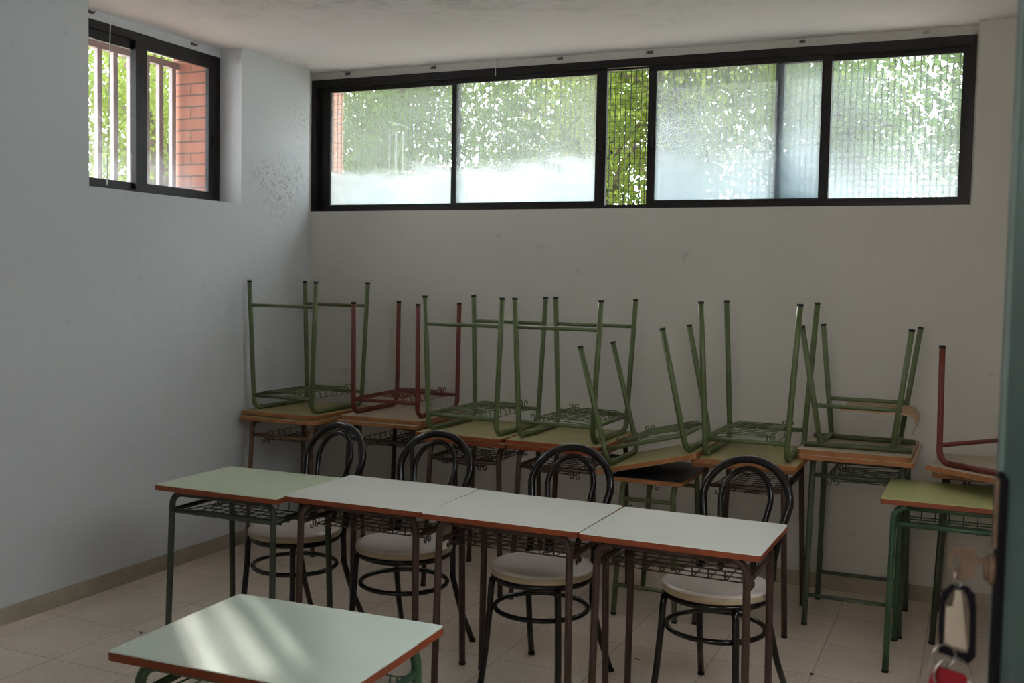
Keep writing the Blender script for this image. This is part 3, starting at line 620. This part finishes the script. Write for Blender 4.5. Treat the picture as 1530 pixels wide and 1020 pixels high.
# black fob: elongated loop open in the middle, card tag hanging inside it
t = thing('key_fob', 'black plastic loop fob hanging below the key', 'key fob', (3.841, KY+0.002, 1.327))
out = [(-0.0050, 0.0015), (0.0060, 0.0015), (0.0115, -0.0045), (0.0128, -0.016), (0.0138, -0.050), (0.0095, -0.056), (0.0045, -0.0560), (0.0, -0.054), (-0.0060, -0.052), (-0.0120, -0.051), (-0.0128, -0.030), (-0.0125, -0.010), (-0.0105, -0.0045)]
inn = [(-0.0030, -0.0015), (0.0030, -0.0015), (0.0062, -0.0065), (0.0082, -0.017), (0.0090, -0.043), (0.0075, -0.0490), (0.0040, -0.0490), (0.0, -0.048), (-0.0050, -0.046), (-0.0088, -0.045), (-0.0090, -0.030), (-0.0088, -0.0125), (-0.0060, -0.0060)]
m = MB(); xz_plate(m, out, 0, 0.003, inn); m.build('loop', M_blackpl, t)
o = MB(); xz_plate(o, [(-0.0022, -0.0015), (0.0018, -0.0015), (0.0040, -0.016), (0.0072, -0.045), (-0.0080, -0.043), (-0.0082, -0.0150), (-0.0035, -0.0140)], -0.0012, -0.0003)
o = o.build('card_tag', M_tag); o.location = (3.841, KY+0.0005, 1.327); tag(o, 'narrow cream card tag hanging inside the black fob', 'tag')
m = MB(); m.tube(circ((3.8330, KY-0.002, 1.2755), 0.0085, ax=(0.94, 0.35, 0)), 0.0007, 6, closed=True); tag(m.build('split_ring', M_steel), 'smaller steel split ring at the bottom corner of the black fob', 'ring', 'split rings on the key bunch')
m = MB(); m.tube(circ((3.8395, KY-0.005, 1.2625), 0.0135, ax=(0.94, 0.35, 0)), 0.0009, 6, closed=True); tag(m.build('split_ring', M_steel), 'large shiny steel split ring around the red tag', 'ring', 'split rings on the key bunch')
o = MB(); xz_plate(o, rr(0, 0, 0.0125, 0.009, 0.004), 0, 0.003); o = o.build('plastic_tag', M_redtag); o.location = (3.8365, KY-0.003, 1.2565); o.rotation_euler = (0, 0.25, 0.2); tag(o, 'red plastic tag on the large split ring', 'tag')
t = thing('spare_key', 'grey flat key dangling left of the red tag', 'key', (3.8285, KY-0.0035, 1.270), (0, 0.5, 0.1))
m = MB(); xz_plate(m, rr(0, 0, 0.0055, 0.005, 0.003), 0, 0.0018); m.build('bow', M_steel, t)
m = MB(); m.box((-0.0028, 0.0002, -0.026), (0.0026, 0.0014, -0.0045)); m.build('blade', M_steel, t)

# ------------------------------------------------------------------ small things
for i, (x, z) in enumerate([(0.21, 2.812), (0.81, 2.812), (1.62, 2.812), (2.146, 2.812), (2.958, 2.812), (3.553, 2.812)]):
    w_ = ['leftmost of the brackets above the long window', 'second bracket from the left above the long window', 'bracket above the second pane of the long window', 'bracket above the open gap of the long window', 'bracket above the wide pane right of the gap', 'whitish rightmost bracket above the long window'][i]
    t = thing('curtain_bracket', 'small ' + w_, 'bracket', (x, 0.17, 2.80), group='curtain brackets at the ceiling')
    mt = M_hook_w if i == 5 else M_hook
    m = MB(); m.box((-0.015, -0.004, -0.004), (0.015, 0.0, 0.012)); m.build('plate', mt, t)
    m = MB(); m.tube([(-0.010, -0.004, 0.004), (-0.011, -0.022, -0.002), (-0.003, -0.028, -0.008), (0.006, -0.024, -0.002)], 0.0035, 6); m.tube([(0.010, -0.004, 0.006), (0.013, -0.020, 0.0), (0.016, -0.022, 0.008)], 0.0035, 6); m.build('hook', mt, t)
for y, lb in ((-1.567, 'small rusty bracket at the near top of the left window'), (-0.83, 'small rusty bracket above the right sash of the left window')):
    t = thing('curtain_bracket', lb, 'bracket', (-0.15, y, 2.800), (0, 0, H90), group='curtain brackets at the ceiling')
    m = MB(); m.box((-0.015, -0.004, -0.004), (0.015, 0.0, 0.012)); m.build('plate', M_hook, t)
    m = MB(); m.tube([(-0.010, -0.004, 0.004), (-0.011, -0.022, -0.002), (-0.003, -0.028, -0.008), (0.006, -0.024, -0.002)], 0.0035, 6); m.tube([(0.010, -0.004, 0.006), (0.013, -0.020, 0.0), (0.016, -0.022, 0.008)], 0.0035, 6); m.build('hook', M_hook, t)
m = MB(); m.tube([(-0.03, -1.548, CZ), (-0.03, -1.562, 2.4), (-0.03, -1.575, 1.97)], 0.0022, 6)
tag(m.build('pull_cord', M_cord), 'thin white cord hanging in front of the left window', 'cord')
m = MB(); m.tube([(1.235, 0.12, CZ), (1.238, 0.125, 2.72)], 0.002, 6)
tag(m.build('cord_stub', M_cord), 'short white cord end hanging over the top frame of the long window', 'cord')
rc = random.Random(3)
for (x, y, lb) in ((2.62, -1.36, 'dark crumb on the floor between the two right round seat chairs'), (3.30, -1.20, 'dark crumb on the floor right of the front row of desks'), (0.60, -2.03, 'dark crumb on the floor near the pale green desk')):
    m = MB()
    for k in range(5):
        a, b = rc.uniform(-0.012, 0.012), rc.uniform(-0.010, 0.010); s_ = rc.uniform(0.002, 0.005)
        m.lathe([(s_*0.6, 0), (s_, s_*0.4), (s_*0.5, s_*0.9)], 7, c=(x+a, y+b, 0.0))
    tag(m.build('floor_crumb', M_crumb), lb, 'crumb', 'crumbs on the floor')
